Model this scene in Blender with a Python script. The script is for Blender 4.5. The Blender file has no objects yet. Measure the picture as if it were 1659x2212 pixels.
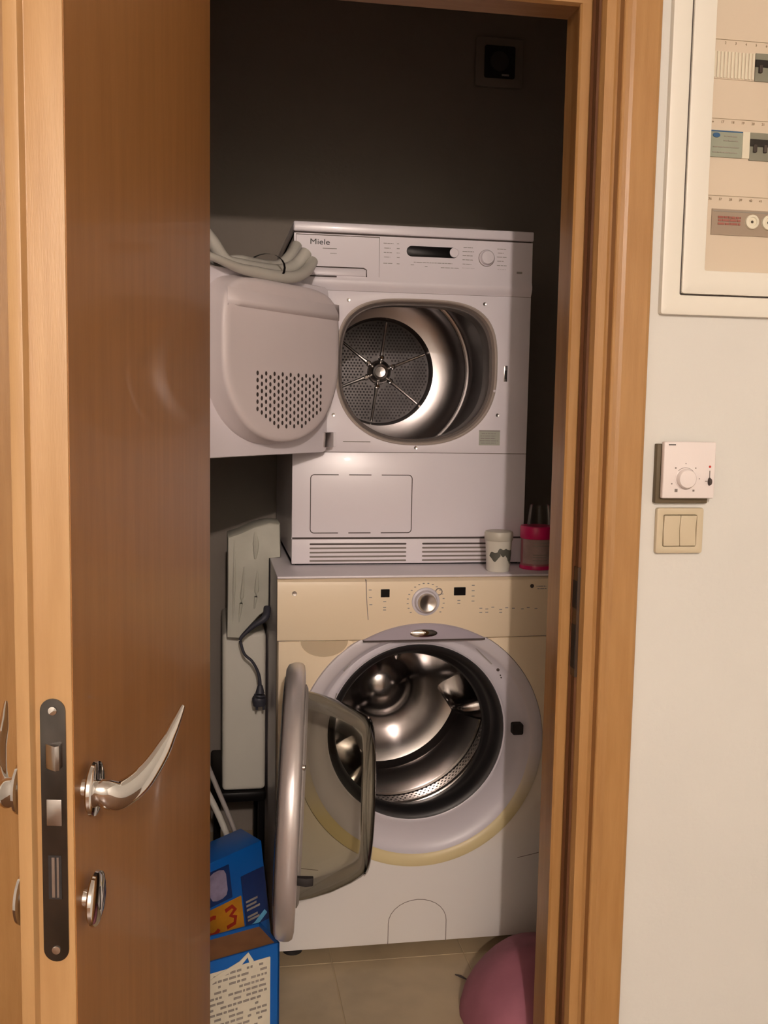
import bpy, bmesh, math, random
from math import sin, cos, pi, radians, sqrt, atan2
from mathutils import Vector, Matrix

# ------------------------------------------------------------------ camera, light, exposure
scn = bpy.context.scene
COL = scn.collection
scn.view_settings.view_transform = 'Standard'
scn.view_settings.look = 'None'
scn.view_settings.gamma = 1.0
scn.view_settings.use_curve_mapping = False
scn.view_settings.exposure = 0.0

cam = bpy.data.cameras.new('camera')
camo = bpy.data.objects.new('camera', cam)
COL.objects.link(camo)
yaw, pitch, roll = radians(9.7), radians(5.9), radians(1.0)
fw = Vector((sin(yaw)*cos(pitch), cos(yaw)*cos(pitch), -sin(pitch)))
rt = Vector((cos(yaw), -sin(yaw), 0)); up = rt.cross(fw)
r2 = rt*cos(roll) + up*sin(roll); u2 = -rt*sin(roll) + up*cos(roll)
M = Matrix((r2, u2, -fw)).transposed().to_4x4()
M.translation = Vector((0, 0, 1.35))
camo.matrix_world = M
cam.sensor_fit = 'VERTICAL'; cam.sensor_height = 24.0
cam.lens = 24.0*2200/2212
cam.clip_start = 0.02
scn.camera = camo

w = bpy.data.worlds.new('world'); scn.world = w; w.use_nodes = True
w.node_tree.nodes['Background'].inputs[0].default_value = (1, .82, .6, 1)
w.node_tree.nodes['Background'].inputs[1].default_value = 0.06

L = bpy.data.lights.new('hall_bulb', 'POINT'); L.energy = 206; L.color = (1, .835, .74)
L.shadow_soft_size = 0.035
Lo = bpy.data.objects.new('hall_bulb', L); COL.objects.link(Lo); Lo.location = (0.030, -2.0, 2.42)

# ------------------------------------------------------------------ helpers
def mat(name, col, rough=.5, metal=0., bump=0., bscale=60., spec=.5, noise=0., nscale=8., stretch=(1, 1, 1),
        emit=0, trans=0, coat=0, col2=None):
    m = bpy.data.materials.new(name); m.use_nodes = True
    nt = m.node_tree; b = nt.nodes['Principled BSDF']
    b.inputs['Base Color'].default_value = (*col, 1); b.inputs['Roughness'].default_value = rough
    b.inputs['Metallic'].default_value = metal; b.inputs['Specular IOR Level'].default_value = spec
    b.inputs['Coat Weight'].default_value = coat; b.inputs['Transmission Weight'].default_value = trans
    tc = nt.nodes.new('ShaderNodeTexCoord'); mp = nt.nodes.new('ShaderNodeMapping')
    mp.inputs['Scale'].default_value = stretch
    nt.links.new(tc.outputs['Object'], mp.inputs[0])
    if noise:
        n = nt.nodes.new('ShaderNodeTexNoise'); n.inputs['Scale'].default_value = nscale; n.inputs['Detail'].default_value = 4
        nt.links.new(mp.outputs[0], n.inputs['Vector'])
        r = nt.nodes.new('ShaderNodeValToRGB')
        c2 = col2 or tuple(c*(1-noise) for c in col)
        r.color_ramp.elements[0].position = .32; r.color_ramp.elements[0].color = (*c2, 1)
        r.color_ramp.elements[1].position = .68; r.color_ramp.elements[1].color = (*col, 1)
        nt.links.new(n.outputs['Fac'], r.inputs[0]); nt.links.new(r.outputs[0], b.inputs['Base Color'])
    if bump:
        n2 = nt.nodes.new('ShaderNodeTexNoise'); n2.inputs['Scale'].default_value = bscale; n2.inputs['Detail'].default_value = 3
        nt.links.new(mp.outputs[0], n2.inputs['Vector'])
        bp = nt.nodes.new('ShaderNodeBump'); bp.inputs['Strength'].default_value = bump; bp.inputs['Distance'].default_value = .002
        nt.links.new(n2.outputs['Fac'], bp.inputs['Height']); nt.links.new(bp.outputs[0], b.inputs['Normal'])
    return m

def glassy(name, tint, fac, rough=.03, gcol=(1, 1, 1)):
    m = bpy.data.materials.new(name); m.use_nodes = True
    nt = m.node_tree; nt.nodes.clear()
    o = nt.nodes.new('ShaderNodeOutputMaterial'); mx = nt.nodes.new('ShaderNodeMixShader')
    t = nt.nodes.new('ShaderNodeBsdfTransparent'); g = nt.nodes.new('ShaderNodeBsdfGlossy')
    t.inputs[0].default_value = (*tint, 1); g.inputs[0].default_value = (*gcol, 1); g.inputs['Roughness'].default_value = rough
    f = nt.nodes.new('ShaderNodeLayerWeight'); f.inputs[0].default_value = fac
    nt.links.new(f.outputs['Fresnel'], mx.inputs[0]); nt.links.new(t.outputs[0], mx.inputs[1]); nt.links.new(g.outputs[0], mx.inputs[2])
    nt.links.new(mx.outputs[0], o.inputs[0])
    return m

BE = (.44, .242, .090); BE2 = (.385, .20, .069)
wood = mat('beech_veneer', BE, .36, noise=1, col2=BE2, nscale=14, stretch=(6, 6, .5), bump=.12, bscale=120, spec=.45)
woodh = mat('beech_veneer_cross', BE, .36, noise=1, col2=BE2, nscale=14, stretch=(.5, 6, 6), bump=.12, bscale=120, spec=.45)
woodl = mat('beech_edge', (.47, .285, .125), .42, noise=1, col2=(.415, .24, .099), nscale=14, stretch=(6, 6, .5), bump=.1, bscale=120)
woodf = mat('beech_face', (.325, .145, .042), .42, noise=1, col2=(.275, .118, .031), nscale=10, stretch=(5, 5, .45), bump=.06, bscale=90, spec=.5, coat=.08)
plaster = mat('cream_plaster', (.745, .745, .70), .85, bump=.35, bscale=90, noise=.05, nscale=3)
darkpl = mat('closet_plaster', (.30, .26, .22), .9, bump=.3, bscale=80, noise=.06, nscale=4)
ceilm = mat('ceiling_paint', (.8, .78, .74), .9, bump=.1)
enamel = mat('white_enamel', (.88, .835, .89), .28, noise=.02, nscale=5, coat=.2)
plasticw = mat('white_plastic', (.86, .81, .86), .38, noise=.02, nscale=5)
liner = mat('liner_plastic', (.80, .72, .73), .42, noise=.03, nscale=7)
seam = mat('seam_dark', (.06, .045, .04), .7)
seaml = mat('seam_light', (.22, .19, .17), .7)
printg = mat('grey_print', (.33, .31, .29), .7)
black = mat('black_plastic', (.006, .005, .005), .35, spec=.15)
blackm = mat('black_matt', (.015, .012, .012), .7)
logo = mat('black_print', (.01, .01, .01), .5)
steel = mat('drum_steel', (.50, .47, .47), .30, 1, noise=.08, nscale=5)
steelw = mat('washer_drum_steel', (.50, .47, .46), .19, 1, noise=.15, nscale=5)
steeld = mat('perforated_steel', (.10, .092, .092), .36, 1, noise=.2, nscale=20)
chrome = mat('chrome', (.80, .78, .76), .06, 1, noise=.03)
satin = mat('satin_nickel', (.55, .52, .50), .28, 1, noise=.1, nscale=20)
plate = mat('lock_plate_metal', (.16, .155, .15), .16, 1, noise=.5, nscale=25, stretch=(1, 1, .5))
rubber = mat('gasket_rubber', (.012, .011, .012), .45, bump=.05)
lav = mat('lavender_plastic', (.44, .40, .47), .38, noise=.03, nscale=6)
silverp = mat('silver_ring_plastic', (.66, .63, .69), .35, noise=.03, nscale=6)
greypl = mat('grey_plastic', (.36, .33, .31), .45, noise=.1)
brownpl = mat('flange_plastic', (.50, .43, .38), .35, noise=.1)
darkgrey = mat('dark_grey_felt', (.07, .06, .055), .55)
glass = glassy('bowl_glass', (.80, .79, .73), .17, .06, (.9, .9, .88))
clearp = glassy('clear_pane', (.97, .96, .93), .12, .08)
clearc = glassy('clear_cup', (.84, .84, .80), .22, .2)
hosem = mat('hose_plastic', (.60, .58, .52), .4, noise=.1)
cordm = mat('dark_cord', (.045, .045, .06), .5)
blue = mat('blue_card', (.003, .105, .42), .4, noise=.12, nscale=9)
dblue = mat('dark_blue_print', (.004, .03, .15), .4, noise=.3, nscale=14)
card = mat('brown_cardboard', (.34, .15, .055), .85, noise=.2, nscale=20)
labelm = mat('label_paper', (.66, .62, .50), .7, noise=.1, nscale=25)
labelg = mat('label_ink', (.30, .27, .24), .8, noise=.3, nscale=30)
orange = mat('orange_print', (.60, .25, .01), .5, noise=.4, nscale=16)
redp = mat('red_print', (.32, .015, .006), .5)
lilac = mat('lilac_print', (.35, .30, .45), .5, noise=.6, nscale=20)
lblue = mat('light_blue_print', (.12, .42, .68), .5)
magenta = mat('magenta_plastic', (.62, .008, .12), .35)
jarm = mat('pinkish_jar', (.40, .12, .14), .35, noise=.1)
jarlab = mat('jar_label', (.42, .30, .27), .6, noise=.25, nscale=40)
tubm = mat('cream_tub', (.72, .69, .60), .4)
leafp = mat('dark_leaf_print', (.10, .10, .08), .6)
pink = mat('pink_cloth', (.38, .135, .185), .8, bump=.6, bscale=25, noise=.25, nscale=9)
tilem = mat('beige_tile', (.50, .395, .25), .38, noise=.25, nscale=7, bump=.1)
groutm = mat('grout', (.47, .375, .24), .9)
clothm = mat('grey_white_film', (.60, .59, .50), .6, noise=.2, nscale=9, bump=.3, bscale=20)
boxw = mat('offwhite_shell', (.74, .71, .62), .5, noise=.06, nscale=5)
switchm = mat('ivory_switch', (.62, .54, .38), .35)
thermw = mat('thermostat_white', (.84, .78, .76), .4)
thermb = mat('thermostat_base_shadow', (.13, .10, .055), .6)
fuseM = mat('fuse_white', (.82, .80, .71), .35)
fusein = mat('fuse_inner', (.74, .66, .58), .5)
brk = mat('breaker_grey', (.26, .27, .235), .5)
brkg = mat('breaker_green_grey', (.36, .41, .36), .5, noise=.1, nscale=30)
brkb = mat('breaker_brown_grey', (.38, .31, .26), .5)
redl = mat('red_dot', (.55, .04, .03), .5)
bluel = mat('blue_dot', (.03, .12, .30), .5)

def yellowed():
    """aged white plastic, yellower high up and around the door opening"""
    m = bpy.data.materials.new('aged_plastic'); m.use_nodes = True
    nt = m.node_tree; b = nt.nodes['Principled BSDF']; b.inputs['Roughness'].default_value = .36
    g = nt.nodes.new('ShaderNodeNewGeometry'); s = nt.nodes.new('ShaderNodeSeparateXYZ')
    nt.links.new(g.outputs['Position'], s.inputs[0])
    n = nt.nodes.new('ShaderNodeTexNoise'); n.inputs['Scale'].default_value = 4
    mr = nt.nodes.new('ShaderNodeMapRange'); mr.inputs[1].default_value = .22; mr.inputs[2].default_value = .66
    nt.links.new(s.outputs['Z'], mr.inputs[0])
    a = nt.nodes.new('ShaderNodeMath'); a.operation = 'MULTIPLY_ADD'; a.inputs[1].default_value = .25; 
    nt.links.new(n.outputs['Fac'], a.inputs[0]); nt.links.new(mr.outputs[0], a.inputs[2])
    r = nt.nodes.new('ShaderNodeValToRGB')
    r.color_ramp.elements[0].position = .15; r.color_ramp.elements[0].color = (.80, .775, .75, 1)
    r.color_ramp.elements[1].position = .95; r.color_ramp.elements[1].color = (.92, .775, .565, 1)
    nt.links.new(a.outputs[0], r.inputs[0]); nt.links.new(r.outputs[0], b.inputs['Base Color'])
    return m
aged = yellowed()
def lip():
    m = bpy.data.materials.new('yellowed_rim'); m.use_nodes = True
    nt = m.node_tree; b = nt.nodes['Principled BSDF']; b.inputs['Roughness'].default_value = .38
    g = nt.nodes.new('ShaderNodeNewGeometry'); s = nt.nodes.new('ShaderNodeSeparateXYZ'); nt.links.new(g.outputs['Position'], s.inputs[0])
    r = nt.nodes.new('ShaderNodeMapRange'); r.inputs[1].default_value = .36; r.inputs[2].default_value = .52; nt.links.new(s.outputs['Z'], r.inputs[0])
    c = nt.nodes.new('ShaderNodeValToRGB'); c.color_ramp.elements[0].color = (.70, .59, .33, 1); c.color_ramp.elements[1].color = (.66, .62, .66, 1)
    nt.links.new(r.outputs[0], c.inputs[0]); nt.links.new(c.outputs[0], b.inputs['Base Color'])
    return m
yband = lip()

def link(name, me, m, parent=None, kind=None, angle=35):
    o = bpy.data.objects.new(name, me); COL.objects.link(o)
    if m: me.materials.append(m)
    if parent is not None:
        o.parent = parent
    if kind: o['kind'] = kind
    return o

def wloc(p):
    v = Vector((0, 0, 0))
    while p is not None:
        v += p.location; p = p.parent
    return v

def obj(name, bm, m, parent=None, kind=None, smooth=True, angle=35, bevel=0, seg=2):
    """link a bmesh given in world coordinates; its origin becomes the parent's origin"""
    bmesh.ops.remove_doubles(bm, verts=bm.verts, dist=1e-6)
    bmesh.ops.recalc_face_normals(bm, faces=bm.faces)
    if bevel:
        es = [e for e in bm.edges if e.is_manifold and e.calc_face_angle(0) > radians(40)]
        bmesh.ops.bevel(bm, geom=es, offset=bevel, segments=seg, affect='EDGES', profile=.5, clamp_overlap=True)
    if smooth:
        for f in bm.faces: f.smooth = True
        for e in bm.edges:
            if e.is_manifold and e.calc_face_angle(0) > radians(angle): e.smooth = False
    if parent is not None:
        bmesh.ops.translate(bm, verts=bm.verts, vec=-wloc(parent)); off = Vector()
    else:
        xs = [v.co for v in bm.verts]
        c = Vector((sum(v.x for v in xs)/len(xs), sum(v.y for v in xs)/len(xs), min(v.z for v in xs)))
        bmesh.ops.translate(bm, verts=bm.verts, vec=-c); off = c
    me = bpy.data.meshes.new(name); bm.to_mesh(me); bm.free()
    o = link(name, me, m, parent, kind)
    o.location = off
    return o

def thing(name, loc, label, cat, group=None, kind=None):
    o = bpy.data.objects.new(name, None); COL.objects.link(o); o.location = loc; o.empty_display_size = .05
    if label: o['label'] = label
    if cat: o['category'] = cat
    if group: o['group'] = group
    if kind: o['kind'] = kind
    return o
def tag(o, label=None, cat=None, group=None):
    if label: o['label'] = label
    if cat: o['category'] = cat
    if group: o['group'] = group
    return o

def B(): return bmesh.new()
def box(bm, x0, x1, y0, y1, z0, z1, M=None):
    vs = [bm.verts.new((M @ Vector(c)) if M else c) for c in
          [(x0, y0, z0), (x1, y0, z0), (x1, y1, z0), (x0, y1, z0), (x0, y0, z1), (x1, y0, z1), (x1, y1, z1), (x0, y1, z1)]]
    for f in [(0, 3, 2, 1), (4, 5, 6, 7), (0, 1, 5, 4), (1, 2, 6, 5), (2, 3, 7, 6), (3, 0, 4, 7)]:
        bm.faces.new([vs[i] for i in f])
    return bm
def loft(bm, loops, cap0=False, cap1=False, M=None, closed=True):
    rows = [[bm.verts.new((M @ Vector(p)) if M else Vector(p)) for p in lp] for lp in loops]
    n = len(rows[0])
    for a, b in zip(rows, rows[1:]):
        for i in range(n if closed else n-1):
            j = (i+1) % n
            try: bm.faces.new([a[i], a[j], b[j], b[i]])
            except ValueError: pass
    if cap0: bm.faces.new(rows[0])
    if cap1: bm.faces.new(rows[-1])
    return bm
def prism(bm, poly, a0, a1, axis='z', M=None):
    def P(p, a):
        return {'z': (p[0], p[1], a), 'y': (p[0], a, p[1]), 'x': (a, p[0], p[1])}[axis]
    return loft(bm, [[P(p, a0) for p in poly], [P(p, a1) for p in poly]], True, True, M)
def lathe(bm, prof, c, M=None, n=48, cap0=False, cap1=False, ax='y', sx=1, sz=1):
    """prof = [(radius, distance along the axis)]"""
    loops = []
    for r, a in prof:
        lp = []
        for i in range(n):
            t = 2*pi*i/n; u, v = r*cos(t)*sx, r*sin(t)*sz
            lp.append({'y': (c[0]+u, c[1]+a, c[2]+v), 'z': (c[0]+u, c[1]+v, c[2]+a), 'x': (c[0]+a, c[1]+u, c[2]+v)}[ax])
        loops.append(lp)
    return loft(bm, loops, cap0, cap1, M)
def tube(bm, pts, r, n=12, sub=6, caps=True, flat=None):
    """smooth tube through pts; r a number or a list per point"""
    P = [Vector(p) for p in pts]; R = r if isinstance(r, (list, tuple)) else [r]*len(P)
    Q, RR = [], []
    for i in range(len(P)-1):
        p0, p1, p2, p3 = P[max(i-1, 0)], P[i], P[i+1], P[min(i+2, len(P)-1)]
        for k in range(sub):
            t = k/sub
            Q.append(.5*((2*p1)+(-p0+p2)*t+(2*p0-5*p1+4*p2-p3)*t*t+(-p0+3*p1-3*p2+p3)*t**3)); RR.append(R[i]*(1-t)+R[i+1]*t)
    Q.append(P[-1]); RR.append(R[-1])
    up_ = Vector((0, 0, 1)); loops = []
    for i, q in enumerate(Q):
        d = (Q[min(i+1, len(Q)-1)]-Q[max(i-1, 0)]).normalized()
        s = d.cross(up_)
        if s.length < .1: s = d.cross(Vector((1, 0, 0)))
        s.normalize(); u = s.cross(d)
        fx = flat or 1
        loops.append([q+(s*cos(2*pi*k/n)*RR[i]*fx+u*sin(2*pi*k/n)*RR[i]) for k in range(n)])
    return loft(bm, loops, caps, caps)
def rrect(x0, x1, z0, z1, r, n=6):
    pts = []
    for cx, cz, a in ((x1-r, z1-r, 0), (x0+r, z1-r, 90), (x0+r, z0+r, 180), (x1-r, z0+r, 270)):
        for k in range(n+1):
            t = radians(a+90*k/n); pts.append((cx+r*cos(t), cz+r*sin(t)))
    return pts
def outline(bm, pts, wd, y0, y1, closed=True, axis='y', M=None):
    """a band of width wd along a 2D polyline, from y0 to y1 deep"""
    n = len(pts); rows = []
    for i in range(n):
        a = Vector(pts[(i-1) % n] if closed or i else pts[0]); b = Vector(pts[(i+1) % n] if closed or i < n-1 else pts[-1])
        d = (b-a).normalized(); nn = Vector((-d.y, d.x)); p = Vector(pts[i])
        q0, q1 = p+nn*wd/2, p-nn*wd/2
        rows.append([(q0.x, y0, q0.y), (q1.x, y0, q1.y), (q1.x, y1, q1.y), (q0.x, y1, q0.y)])
    if closed: rows.append(rows[0])
    return loft(bm, rows, not closed, not closed, M)
def text(name, s, size, m, parent, origin, right, upv, thick=.0006, bold=0.0, sx=1.0):
    cu = bpy.data.curves.new(name, 'FONT'); cu.body = s; cu.size = size; cu.extrude = thick; cu.offset = bold
    to = bpy.data.objects.new(name+'_tmp', cu); COL.objects.link(to)
    dg = bpy.context.evaluated_depsgraph_get(); me = bpy.data.meshes.new_from_object(to.evaluated_get(dg))
    bpy.data.objects.remove(to); bpy.data.curves.remove(cu)
    R = Vector(right).normalized(); U = Vector(upv).normalized(); N = R.cross(U)
    X = Matrix((R*sx, U, N)).transposed().to_4x4(); X.translation = Vector(origin)-wloc(parent)
    me.transform(X); me.materials.clear()
    return link(name, me, m, parent)

# ------------------------------------------------------------------ the setting
YW = 1.70          # hall side of the door wall
def struct(name, bm, m, **k): return obj(name, bm, m, None, 'structure', smooth=False, **k)
struct('wall_front', box(box(box(B(), -1.6, -.06, YW, 1.835, 0, 2.5), .705, 2.3, YW, 1.835, 0, 2.5), -.06, .705, YW, 1.835, 2.085, 2.5), plaster)
struct('wall_closet_back', box(B(), -.45, 1.27, 3.15, 3.22, 0, 2.6), darkpl)
struct('wall_closet_right', box(B(), 1.18, 1.25, 1.835, 3.15, 0, 2.6), darkpl)
struct('wall_closet_left', box(B(), -.37, -.30, 1.835, 3.15, 0, 2.6), darkpl)
struct('ceiling_closet', box(B(), -.37, 1.25, 1.835, 3.22, 2.6, 2.66), ceilm)
struct('ceiling', box(B(), -1.6, 2.3, -2.6, 1.84, 2.5, 2.56), ceilm)
struct('wall_right', box(B(), 2.3, 2.37, -2.6, 1.84, 0, 2.5), plaster)
struct('wall_left', box(B(), -1.67, -1.6, -2.6, 1.84, 0, 2.5), plaster)
struct('wall_back', box(B(), -1.67, 2.37, -2.67, -2.6, 0, 2.5), plaster)
struct('floor_hall', box(B(), -1.67, 2.37, -2.67, 1.838, -.08, 0), mat('hall_parquet', (.16, .075, .03), .35, noise=.3, nscale=5, stretch=(1, 8, 1)))
fl = struct('floor', box(B(), -.37, 1.25, 1.838, 3.22, -.08, -.0015), groutm)
flw = fl
first = None; k = 0
T = .33
for i in range(5):
    for j in range(5):
        x0 = -.15+(i-.66)*T; y0 = 1.84+j*T - .16
        x1, y1 = min(x0+T-.0022, 1.18), min(y0+T-.0022, 3.15); x0, y0 = max(x0, -.30), max(y0, 1.84)
        if x1-x0 < .02 or y1-y0 < .02: continue
        obj('tile', box(B(), x0, x1, y0, y1, -.02, 0.0), tilem, fl, bevel=.001, seg=1, smooth=False)

# door frame: casing with round inner bead, rebate strip, stop and lining (plan profile, extruded)
prof = [(.750, 1.704), (.750, 1.690), (.747, 1.685), (.742, 1.683), (.700, 1.683), (.694, 1.685), (.688, 1.688), (.6835, 1.688), (.682, 1.690), (.6815, 1.707),
        (.6765, 1.707), (.676, 1.702), (.672, 1.7005), (.656, 1.7015), (.652, 1.713), (.651, 1.728), (.651, 1.7455), (.648, 1.7475), (.630, 1.7475), (.6265, 1.751), (.6265, 1.757), (.633, 1.760), (.634, 1.838), (.72, 1.838), (.72, 1.704)]
t1 = struct('trim_1', prism(B(), prof, 0, 2.165), wood, angle=50)
obj('door_seal', prism(B(), [(.6525, 1.716), (.6485, 1.719), (.6475, 1.727), (.6485, 1.734), (.6450, 1.739), (.6465, 1.743), (.6525, 1.744)], 0, 2.06), mat('brown_seal', (.12, .045, .014), .6), t1)
lprof = [(-(x-.648), y) for x, y in prof]
bmL = B(); prism(bmL, [(-.10, 1.704), (-.10, 1.686), (-.034, 1.684), (-.034, 1.715), (-.030, 1.745), (-.018, 1.748), (-.016, 1.757), (-.024, 1.838), (-.06, 1.838), (-.06, 1.704)], 0, 2.165)
struct('trim_2', bmL, wood)
hp = [(1.704, 2.165), (1.686, 2.165), (1.683, 2.16), (1.683, 2.115), (1.690, 2.095), (1.703, 2.092), (1.710, 2.092), (1.710, 2.070), (1.7455, 2.066), (1.7475, 2.045), (1.757, 2.042), (1.760, 2.048), (1.838, 2.050), (1.838, 2.10), (1.704, 2.10)]
struct('trim_3', prism(B(), hp, -.034, .6835, 'x'), woodh)
# strike plate in the right jamb
sp = thing('strike_plate', (.651, 1.73, .88), 'metal strike plate with two dark slots let into the right door jamb', 'strike plate')
obj('plate', box(B(), .6468, .6530, 1.7150, 1.7448, .87, 1.07), mat('strike_metal', (.10, .075, .06), .4, 1), sp, smooth=False)
for z0, z1 in ((.995, 1.045), (.885, .965)):
    obj('slot', box(B(), .6462, .6500, 1.7170, 1.7435, z0, z1), blackm, sp, smooth=False)

# neighbouring door, only its edge shows at the far left
d2 = thing('door_2', (-.75, 1.69, 0), None, None, kind='structure')
obj('casing', prism(B(), [(-.30, 1.704), (-.30, 1.690), (-.305, 1.684), (-.365, 1.684), (-.372, 1.692), (-.372, 1.704)], 0, 2.1), wood, d2)
obj('leaf', box(B(), -1.08, -.372, 1.682, 1.700, .01, 2.04), woodf, d2, bevel=.004)
obj('casing', prism(B(), [(-1.15, 1.704), (-1.15, 1.684), (-1.08, 1.684), (-1.08, 1.704)], 0, 2.1), wood, d2)

# ------------------------------------------------------------------ the open door leaf
N0 = Vector((-.133, 1.0, 0)); F0 = Vector((-.002, 1.690, 0))
e = (F0-N0).normalized(); LN = (F0-N0).length; nr = Vector((e.y, -e.x, 0))     # nr: towards the closet-side face normal
D = Matrix((e, nr, Vector((0, 0, 1)))).transposed().to_4x4(); D.translation = N0   # local x=s along leaf, y=out of the closet-side face, z
door = thing('door_1', (-.133, 1.0, 0), None, None, kind='structure')
leafp_ = [(0, 0), (LN, 0), (LN, -.036), (LN+.012, -.036), (LN+.012, -.050), (-.013, -.050), (-.013, -.0365), (0, -.036)]
bm = B(); prism(bm, leafp_, .012, 2.045, 'z', D)
lf = obj('leaf', bm, woodl, door, bevel=.0012, seg=2)
bm = B(); box(bm, .0015, LN-.001, 0.0, .0009, .014, 2.043, D); obj('face_veneer', bm, woodf, lf, smooth=False)
# lock plate in the edge
def edge_plate(t0, t1, z0, z1, s0, s1, r):
    b = B(); pl = rrect(t0, t1, z0, z1, r)
    return loft(b, [[(s0, p[0], p[1]) for p in pl], [(s1, p[0], p[1]) for p in pl]], True, True, D)
lp = obj('lock_plate', edge_plate(-.031, -.006, .795, 1.063, -.0015, .003, .0124), plate, door)
tag(lp, 'dark metal mortise plate with latch')
bm = B(); prism(bm, [(.003, -.026), (.003, -.011), (-.007, -.011), (-.010, -.014), (-.002, -.026)], .993, 1.018, 'z', D); obj('latch_bolt', bm, satin, lp, bevel=.001)
bm = B(); box(bm, -.002, 0, -.025, -.012, .86, .905, D); obj('deadbolt_slot', bm, blackm, lp, smooth=False)
bm = B(); box(bm, -.0026, 0, -.0215, -.0185, .862, .903, D); box(bm, -.0026, 0, -.0165, -.0145, .862, .903, D); obj('deadbolt', bm, satin, lp, smooth=False)
bm = B(); box(bm, -.0021, 0, -.026, -.011, .935, .962, D); obj('bolt_cover', bm, satin, lp, bevel=.0008)
for z in (1.051, .807):
    bm = B(); lathe(bm, [(.0045, -.0016), (.0042, -.0026), (.001, -.003)], (0, -.0185, z), D, 16, True, True, 'x'); obj('screw', bm, chrome, lp)
# rosettes, handle, lock escutcheon
def rosette(side, z, nm):
    sg = side; base = 0.0009 if side > 0 else -.050
    b = B(); lathe(b, [(.011, base), (.010, base+sg*.006), (.0135, base+sg*.0075), (.026, base+sg*.0085), (.028, base+sg*.0105), (.027, base+sg*.0135), (.022, base+sg*.015), (.003, base+sg*.0155)], (.030, 0, z), D, 40, True, True, 'y')
    return obj(nm, b, chrome, door)
def handle(side):
    sg = side; base = 0.0 if side > 0 else -.050
    pts = [(.030, .012, .962), (.031, .022, .957), (.041, .034, .951), (.070, .050, .957), (.105, .063, .976), (.130, .069, .993), (.152, .075, 1.012)]
    rz = [.0105, .0145, .0155, .0155, .013, .009, .003]; rs = [.0105, .0105, .009, .0075, .006, .005, .002]
    P = [D @ Vector((s, base+sg*o, z)) for s, o, z in pts]
    # subdivide by catmull-rom
    Q = []
    for i in range(len(P)-1):
        p0, p1, p2, p3 = P[max(i-1, 0)], P[i], P[i+1], P[min(i+2, len(P)-1)]
        for k in range(6):
            t = k/6
            Q.append((.5*((2*p1)+(-p0+p2)*t+(2*p0-5*p1+4*p2-p3)*t*t+(-p0+3*p1-3*p2+p3)*t**3), rz[i]*(1-t)+rz[i+1]*t, rs[i]*(1-t)+rs[i+1]*t))
    Q.append((P[-1], rz[-1], rs[-1])); loops = []
    for i, (q, a, b_) in enumerate(Q):
        d = (Q[min(i+1, len(Q)-1)][0]-Q[max(i-1, 0)][0]).normalized()
        s = d.cross(Vector((0, 0, 1))).normalized(); u = s.cross(d)
        loops.append([q+s*cos(2*pi*k/20)*b_+u*sin(2*pi*k/20)*a for k in range(20)])
    return obj('door_handle', loft(B(), loops, True, True), chrome, door)
rosette(1, .962, 'handle_rosette'); handle(1)
rosette(-1, .962, 'handle_rosette'); handle(-1)
es = rosette(1, .846, 'lock_rosette'); tag(es, 'round chrome key escutcheon')
bm = B(); box(bm, .0285, .0315, .0155, .0166, .834, .858, D); obj('keyhole', bm, blackm, es, smooth=False)
rosette(-1, .846, 'lock_rosette')

# ------------------------------------------------------------------ dryer (upper machine)
DX0, DX1, DZ0, DZ1, DY = .197, .792, .958, 1.789, 2.5
dr = thing('tumble_dryer', (.49, 2.8, .958), 'white tumble dryer with open door and steel drum, on top of the washing machine', 'dryer')
bm = B()
for (x0, x1, y0, y1, z0, z1) in ((DX0, DX0+.006, DY+.008, 3.10, DZ0+.002, 1.7625), (DX1-.006, DX1, DY+.008, 3.10, DZ0+.002, 1.7625), (DX0, DX1, 3.094, 3.10, DZ0+.002, 1.7625), (DX0, DX1, DY+.008, 3.10, DZ0+.002, DZ0+.01), (DX0, DX1, DY+.008, 3.10, 1.755, 1.7625)):
    box(bm, x0, x1, y0, y1, z0, z1)
obj('body', bm, enamel, dr, smooth=False)
bm = B(); box(bm, DX0-.002, DX1+.002, DY-.006, 3.10, 1.7655, DZ1); obj('top_panel', bm, enamel, dr, bevel=.004, seg=3)
bm = B(); box(bm, DX0+.003, DX1-.003, DY+.001, 3.09, 1.7615, 1.767); obj('top_seam', bm, seam, dr, smooth=False)
# control fascia (profile in y, z) with a rounded nose
fp = [(DY+.012, 1.7625), (DY, 1.7620), (DY-.003, 1.665), (DY-.007, 1.655), (DY-.0075, 1.648), (DY-.005, 1.640), (DY+.0, 1.6325), (DY+.002, 1.6295), (DY+.012, 1.6295)]
cp = obj('control_panel', prism(B(), fp, DX0, DX1, 'x'), plasticw, dr)
def y_at(z): return DY-.003*(1.762-z)/.097
bm = B(); outline(bm, [(.202, 1.759), (.4045, 1.759), (.4045, 1.6605), (.202, 1.6605)], .0013, DY-.0036, DY+.002); obj('drawer_seam', bm, seaml, dr, smooth=False)
hd = obj('drawer_handle', prism(B(), [(DY+.001, 1.681), (DY-.0035, 1.681), (DY-.0065, 1.675), (DY-.0065, 1.664), (DY+.001, 1.662)], .215, .372, 'x'), plasticw, dr, bevel=.0012)
bm = B(); outline(bm, [(.215, 1.6835), (.366, 1.6835), (.3725, 1.680), (.3735, 1.662)], .0028, DY-.0038, DY, closed=False); box(bm, .215, .300, DY-.0073, DY-.004, 1.6595, 1.6625); obj('handle_gap', bm, seam, dr, smooth=False)
text('logo', 'Miele', .0185, logo, dr, (.2345, DY-.0012, 1.7365), (1, 0, 0), (0, 0, 1), .0008, .0, 1.22)
bm = B(); box(bm, .266, .300, DY-.0022, DY, 1.727, 1.7285); box(bm, .284, .300, DY-.0024, DY, 1.716, 1.717); obj('small_print', bm, printg, dr, kind='stuff', smooth=False)
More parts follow.
